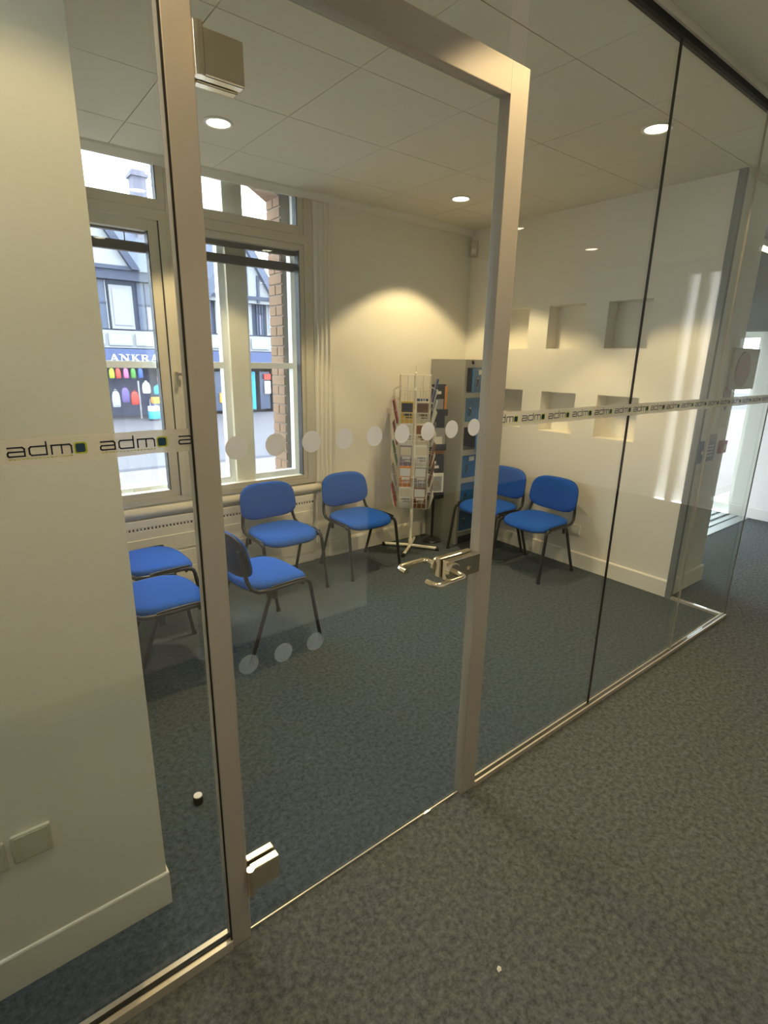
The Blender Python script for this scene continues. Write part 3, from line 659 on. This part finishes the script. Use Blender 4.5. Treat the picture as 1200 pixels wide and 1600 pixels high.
MB().bbox(-.23, .23, -.012, .006, -.15, .145, .003).build('board', 'board', rs); MB().lathe([(.125, -.022), (.125, -.012)], 40, (-.06, 0, -.005), 'y').build('red_disc', 'maroon', rs, True)
nb = empty('notice', (4.50, YN, 1.42)); tag(nb, 'tall dark-topped notice with a heart mark under the round sign', 'notice')
B('sheet', 'c_cream', nb, -.06, .08, -.003, 0, -.16, .0); B('heading', 'c_maroon', nb, -.07, .06, -.004, 0, .03, .14)
hm = MB(); hm.prism([(0, -.035), (.035, .0), (.03, .018), (.015, .02), (0, .006), (-.015, .02), (-.03, .018), (-.035, 0)], 'y', -.005, -.003); hm.build('heart_mark', 'c_black', nb)
el = empty('emergency_light', (XF - .07, 1.45, 2.16), 0); tag(el, 'cream emergency light box under the dark bulkhead', 'light')
MB().bbox(-.06, .0, -.09, .09, -.16, .05, .006).build('housing', 'plate', el); MB().bbox(-.07, -.055, -.06, .06, -.12, .01, .003).build('diffuser', 'plate_w', el)
ft = empty('fluorescent_light', (6.6, 1.12, 2.93)); tag(ft, 'white fluorescent tube fitting on the dark lobby ceiling', 'light')
MB().bbox(-.30, .30, -.04, .04, -.06, 0, .004).build('housing', 'plate_w', ft)
MB().tube([(-.28, 0, -.075), (.28, 0, -.075)], .016, 12).build('tube', 'lamp', ft, True)
# entrance mat and entrance doors
mt = empty('entrance_mat', (6.2, .87, 0)); tag(mt, 'metal-framed entrance mat with pale ribs by the bright doorway', 'mat')
B('mat_frame', 'matmetal', mt, -.9, .90, 0, .10, .0, .008); B('mat_base', 'matdark', mt, -.9, .90, .10, 1.5, 0, .006)
for k in range(14): B('mat_rib', 'matmetal', mt, -.88, .88, .12 + .10 * k, .18 + .10 * k, .006, .012)
d2 = struct(empty('door_2', (XF + .09, 1.10, 0)), 'bright glazed street entrance door beyond the niche wall', 'door')
for y0, y1 in ((.0, .05), (.65, .71), (1.30, 1.35)): B('door_frame', 'sash', d2, -.03, .03, y0, y1, 0, 2.08)
for y0, y1 in ((.05, .65), (.71, 1.30)):
    B('door_rail', 'sash', d2, -.03, .03, y0, y1, 2.02, 2.08); B('door_rail', 'sash', d2, -.03, .03, y0, y1, 0, .10); B('pane', 'winglass', d2, -.004, .004, y0, y1, .10, 2.02)

# ================================================================== STREET OUTSIDE
GZ = -.76
struct(B('ground_road', 'street', None, -20, 60, 11.35, 34, GZ - .1, GZ), 'pale grey paved street outside', 'ground')
struct(B('ground_pavement', 'pavepink', None, -20, 60, W + .3, 11.0, GZ - .1, GZ + .06), 'pinkish near pavement below the window', 'ground')
struct(B('ground_kerb', 'kerb', None, -20, 60, 11.0, 11.35, GZ - .1, GZ + .05), 'dark kerb line along the street', 'ground')
# timbered shop building across the street (design units scaled by 1.4)
FY = 22.2
def fx(x): return 1.4 * x
def fz(z): return 1.4 * z - .682
bd_ = empty('shop_building', (fx(5.2), FY, GZ)); tag(bd_, 'half-timbered shop building across the street', 'building')
def fb(name, m, x0, x1, z0, z1, d0, d1, par=None):
    """box on the facade: x, z in design units, d = metres in front (negative) of the facade plane"""
    return B(name, m, par or bd_, fx(x0) - fx(5.2), fx(x1) - fx(5.2), d0, d1, fz(z0) - GZ, fz(z1) - GZ)
XA, XB = 1.4, 8.62
fb('back_wall', 'shopdark', XA, XB, -.06, 1.42, .9, 1.2); fb('upper_wall', 'timber', XA, XB, 1.42, 3.86, .02, 5.)
fb('shop_ceiling', 'shopdark', XA, XB, 1.36, 1.42, 0, .9)
for x in (1.5, 3.02, 6.0, 7.35, 8.45): fb('shop_pier', 'timber', x, x + .16, -.06, 1.42, -.05, .9)
fb('sign_fascia', 'navy', XA, XB, 1.46, 1.86, -.22, .02); fb('awning_box', 'c_grey', XA, XB, 1.36, 1.46, -.30, .02)
fb('white_band', 'render', XA, XB, 1.88, 2.34, -.15, .02)
x = XA + .08
while x < XB - .5:
    p = fb('band_panel', 'render', x, x + .60, 1.95, 2.26, -.22, -.15); fb('panel_recess', 'c_grey', x + .05, x + .55, 2.0, 2.21, -.225, -.22, p); x += .69
# upper floor: white panelled bays and dark multi-pane windows
xs_ = [1.55, 2.90 - .55, 3.02, 3.70, 4.40, 5.10, 5.80, 6.50, 7.20, 7.90]
for i, x in enumerate([1.6, 3.0, 3.70, 4.42, 5.2, 5.9, 6.6, 7.22, 7.55, 7.95, 8.28]):
    if x in (3.70, 5.2, 6.6, 7.55, 8.28):
        w0 = .58 if x < 7 else .22
        p = fb('white_panel', 'render', x, x + w0, 2.38, 3.50, -.10, .02); fb('panel_moulding', 'render', x + .07, x + w0 - .07, 2.48, 3.40, -.14, -.10, p)
        fb('panel_groove', 'c_lavender', x + .05, x + w0 - .05, 2.46, 3.42, -.105, -.10, p)
    else:
        w0 = .62 if x < 7 else .26
        p = fb('window', 'farpane', x, x + w0, 2.38, 3.60, -.02, .02)
        for q in (0, .33, .66, 1.): fb('glazing_bar', 'timber' if x != 3.0 else 'render', x + w0 * q - .012, x + w0 * q + .012, 2.38, 3.60, -.07, -.02, p)
        fb('glazing_bar', 'timber', x, x + w0, 3.02, 3.06, -.07, -.02, p)
        fb('curtain', 'c_lavender', x + w0 * .36, x + w0 * .62, 2.40, 3.0, -.03, -.02, p)
fb('eaves_beam', 'timber', XA, XB, 3.62, 3.90, -.35, .02)
# main roof and two gables
def roofp(name, m, pts, d0, d1, par=None):
    mm = MB(); mm.prism([(fx(a) - fx(5.2), fz(b) - GZ) for a, b in pts], 'y', d0, d1); return mm.build(name, m, par or bd_)
rm = MB(); rm.prism([(-.45, fz(3.86) - GZ), (3.2, fz(5.75) - GZ), (3.6, fz(5.75) - GZ), (6.0, fz(3.86) - GZ)], 'x', fx(XA) - fx(5.2), fx(7.3) - fx(5.2)); rm.build('roof', 'slate', bd_)
g1 = roofp('gable', 'render', [(1.75, 3.90), (4.27, 3.90), (3.01, 5.85)], -.40, 2.8)
roofp('bargeboard', 'timber', [(4.25, 3.88), (4.46, 3.88), (3.01, 6.12), (3.01, 5.80)], -.62, -.36, g1); roofp('bargeboard', 'timber', [(1.77, 3.88), (1.56, 3.88), (3.01, 6.12), (3.01, 5.80)], -.62, -.36, g1)
roofp('gable_beam', 'timber', [(1.75, 3.86), (4.27, 3.86), (4.27, 3.96), (1.75, 3.96)], -.46, -.36, g1)
g2 = roofp('gable', 'render', [(6.2, 3.30), (8.55, 3.30), (7.35, 5.15)], -.40, 3.)
roofp('bargeboard', 'slate', [(8.50, 3.22), (8.78, 3.22), (7.35, 5.45), (7.35, 5.08)], -.62, 3., g2); roofp('bargeboard', 'slate', [(6.25, 3.22), (5.97, 3.22), (7.35, 5.45), (7.35, 5.08)], -.62, 3., g2)
for a, b in ((6.9, 7.0), (7.48, 7.56), (7.86, 7.94)): fb('gable_timber', 'timber', a, b, 3.32, 4.1 if a > 7.7 else 4.55, -.48, -.38, g2)
fb('gable_window', 'farpane', 7.02, 7.46, 3.55, 4.15, -.47, -.39, g2); fb('gable_beam', 'timber', 6.4, 8.35, 3.40, 3.50, -.49, -.38, g2)
ch = MB(); cx = fx(4.72) + .53 - fx(5.2)
ch.box(cx - .26, cx + .26, 1.6, 2.2, fz(4.6) - GZ, fz(6.56) - GZ); ch.box(cx - .34, cx + .34, 1.5, 2.3, fz(6.56) - GZ, fz(6.64) - GZ); ch.box(cx - .26, cx + .26, 1.6, 2.2, fz(6.64) - GZ, fz(6.73) - GZ)
ch.build('chimney', 'stone', bd_)
# shop name: serif letters built from strokes
def serif(ch_):
    m = MB(); T = .055; t = .022
    def st_(pts, w): 
        for (x0, z0), (x1, z1) in zip(pts, pts[1:]):
            d = Vector((x1 - x0, z1 - z0)).normalized(); n = Vector((-d.y, d.x)) * w / 2
            m.prism([(x0 + n.x, z0 + n.y), (x0 - n.x, z0 - n.y), (x1 - n.x, z1 - n.y), (x1 + n.x, z1 + n.y)], 'y', -.03, 0)
    def sf(x, z): st_([(x - .055, z), (x + .055, z)], .018)
    H = .26
    if ch_ == 'A': st_([(.02, 0), (.115, H)], t); st_([(.115, H), (.215, 0)], T); st_([(.06, .085), (.175, .085)], t); sf(.02, .008); sf(.215, .008)
    if ch_ == 'N': st_([(.02, 0), (.02, H)], t); st_([(.02, H), (.22, 0)], T); st_([(.22, 0), (.22, H)], t); sf(.02, .008); sf(.0, H - .008); sf(.22, H - .008)
    if ch_ == 'K': st_([(.04, 0), (.04, H)], T); st_([(.06, .11), (.20, H)], t); st_([(.09, .14), (.215, 0)], T); sf(.04, .008); sf(.04, H - .008); sf(.20, H - .008); sf(.215, .008)
    if ch_ == 'R': st_([(.04, 0), (.04, H)], T); st_([(.04, H - .011), (.14, H - .011), (.19, H - .05), (.19, H - .085), (.14, H - .13), (.04, H - .13)], t * 1.4); st_([(.12, H - .13), (.215, 0)], T); sf(.04, .008); sf(.04, H - .008); sf(.225, .008)
    return m
for ch_, x in (('A', 3.53), ('N', 3.80), ('K', 4.08), ('R', 4.335), ('A', 4.59)):
    mm = serif(ch_); mm.v = [(p[0] * 1.15 + fx(x) - fx(5.2), p[1] - .22, p[2] + fz(1.525) - GZ) for p in mm.v]; mm.build('sign_letter', 'letter', bd_)
# goods outside the shop
def good(name, m, x, z, w, h, d, label, cat, group=None):
    """soft rounded bag hanging or standing in front of the shop"""
    o = empty(name, (fx(x), FY - .35, fz(z))); tag(o, label, cat, group)
    MB().pad(rrect(w / 2, d / 2, .1, 3), [(.01, h), (.35, h), (.68, h * .93), (.92, h * .75), (1., h * .45), (.97, .05), (.85, 0), (.01, 0)], lambda a, b, c: (a, b, c), 24).build('bag_body', m, o, True)
    MB().tube([(-w * .12, 0, h), (-w * .1, 0, h * 1.12), (w * .1, 0, h * 1.12), (w * .12, 0, h)], .012, 6).build('bag_handle', m, o, True)
    MB().pad(rrect(w * .3, d * .12, .1, 3), [(.01, h * .5), (.9, h * .48), (1., h * .3), (.9, h * .12), (.01, h * .1)], lambda a, b, c: (a, b - d * .48, c), 16).build('front_pocket', m, o, True)
    return o
for cl, x in (('lime', 3.50), ('red', 3.66), ('pink', 3.86), ('green', 4.05), ('blue', 4.24)):
    good('backpack', 'c_' + cl, x, 1.08, .19, .36, .16, f'{cl} backpack hanging under the shop awning across the street', 'backpack', 'backpacks hanging outside the shop')
sc = empty('suitcase', (fx(4.34), FY - 1.2, GZ)); tag(sc, 'turquoise and white hard suitcase standing outside the shop', 'suitcase')
MB().bbox(-.20, .20, -.12, .12, .06, .36, .03).build('shell', 'c_cyan', sc, True); MB().bbox(-.195, .195, -.118, .118, .362, .56, .03).build('shell_top', 'c_white', sc, True)
MB().tube([(-.1, .05, .55), (-.1, .05, .82), (.1, .05, .82), (.1, .05, .55)], .012, 6).build('handle', 'c_grey', sc, True)
for a in (-.15, .15): MB().lathe([(.03, -.015), (.03, .015)], 10, (a, 0, .03), 'x').build('wheel', 'black', sc, True)
tb = empty('shop_counter', (fx(4.62), FY - .75, GZ)); tag(tb, 'dark shop stand with an orange top box outside the shop', 'stand')
B('stand_body', 'navy', tb, -.32, .40, -.2, .2, 0, .62); MB().bbox(-.30, .34, -.22, .2, .62, .86, .02).build('orange_box', 'c_orange', tb)
for i, (cl, x, z, hgt) in enumerate((('red', 4.03, .35, .5), ('white', 4.36, .66, .42), ('cyan', 4.66, .62, .34), ('pink', 4.78, .98, .26), ('grey', 3.54, .30, .6), ('purple', 3.79, .42, .55))):
    good('handbag', 'c_' + cl, x, z, .30, hgt, .14, f'{cl} bag on display in the shop front across the street', 'bag', 'bags displayed in the shop front')
pl = fb('door_post', 'render', 4.14, 4.18, -.06, 1.0, -.35, -.28)
# second shop front to the right: doors, posters, passer-by goods
for a, b, c in ((5.0, 5.7, 'farpane'), (6.3, 7.2, 'farpane'), (7.68, 7.84, 'c_cyan'), (8.0, 8.35, 'farpane')): fb('shop_window', c, a, b, .05, 1.25, .05, .12)
fb('shop_poster', 'c_red', 8.12, 8.36, 1.0, 1.18, -.06, .0); fb('shop_poster', 'c_white', 8.14, 8.34, .55, .95, -.06, .0); fb('shop_poster', 'c_orange', 6.6, 6.72, .3, .6, -.02, .04)
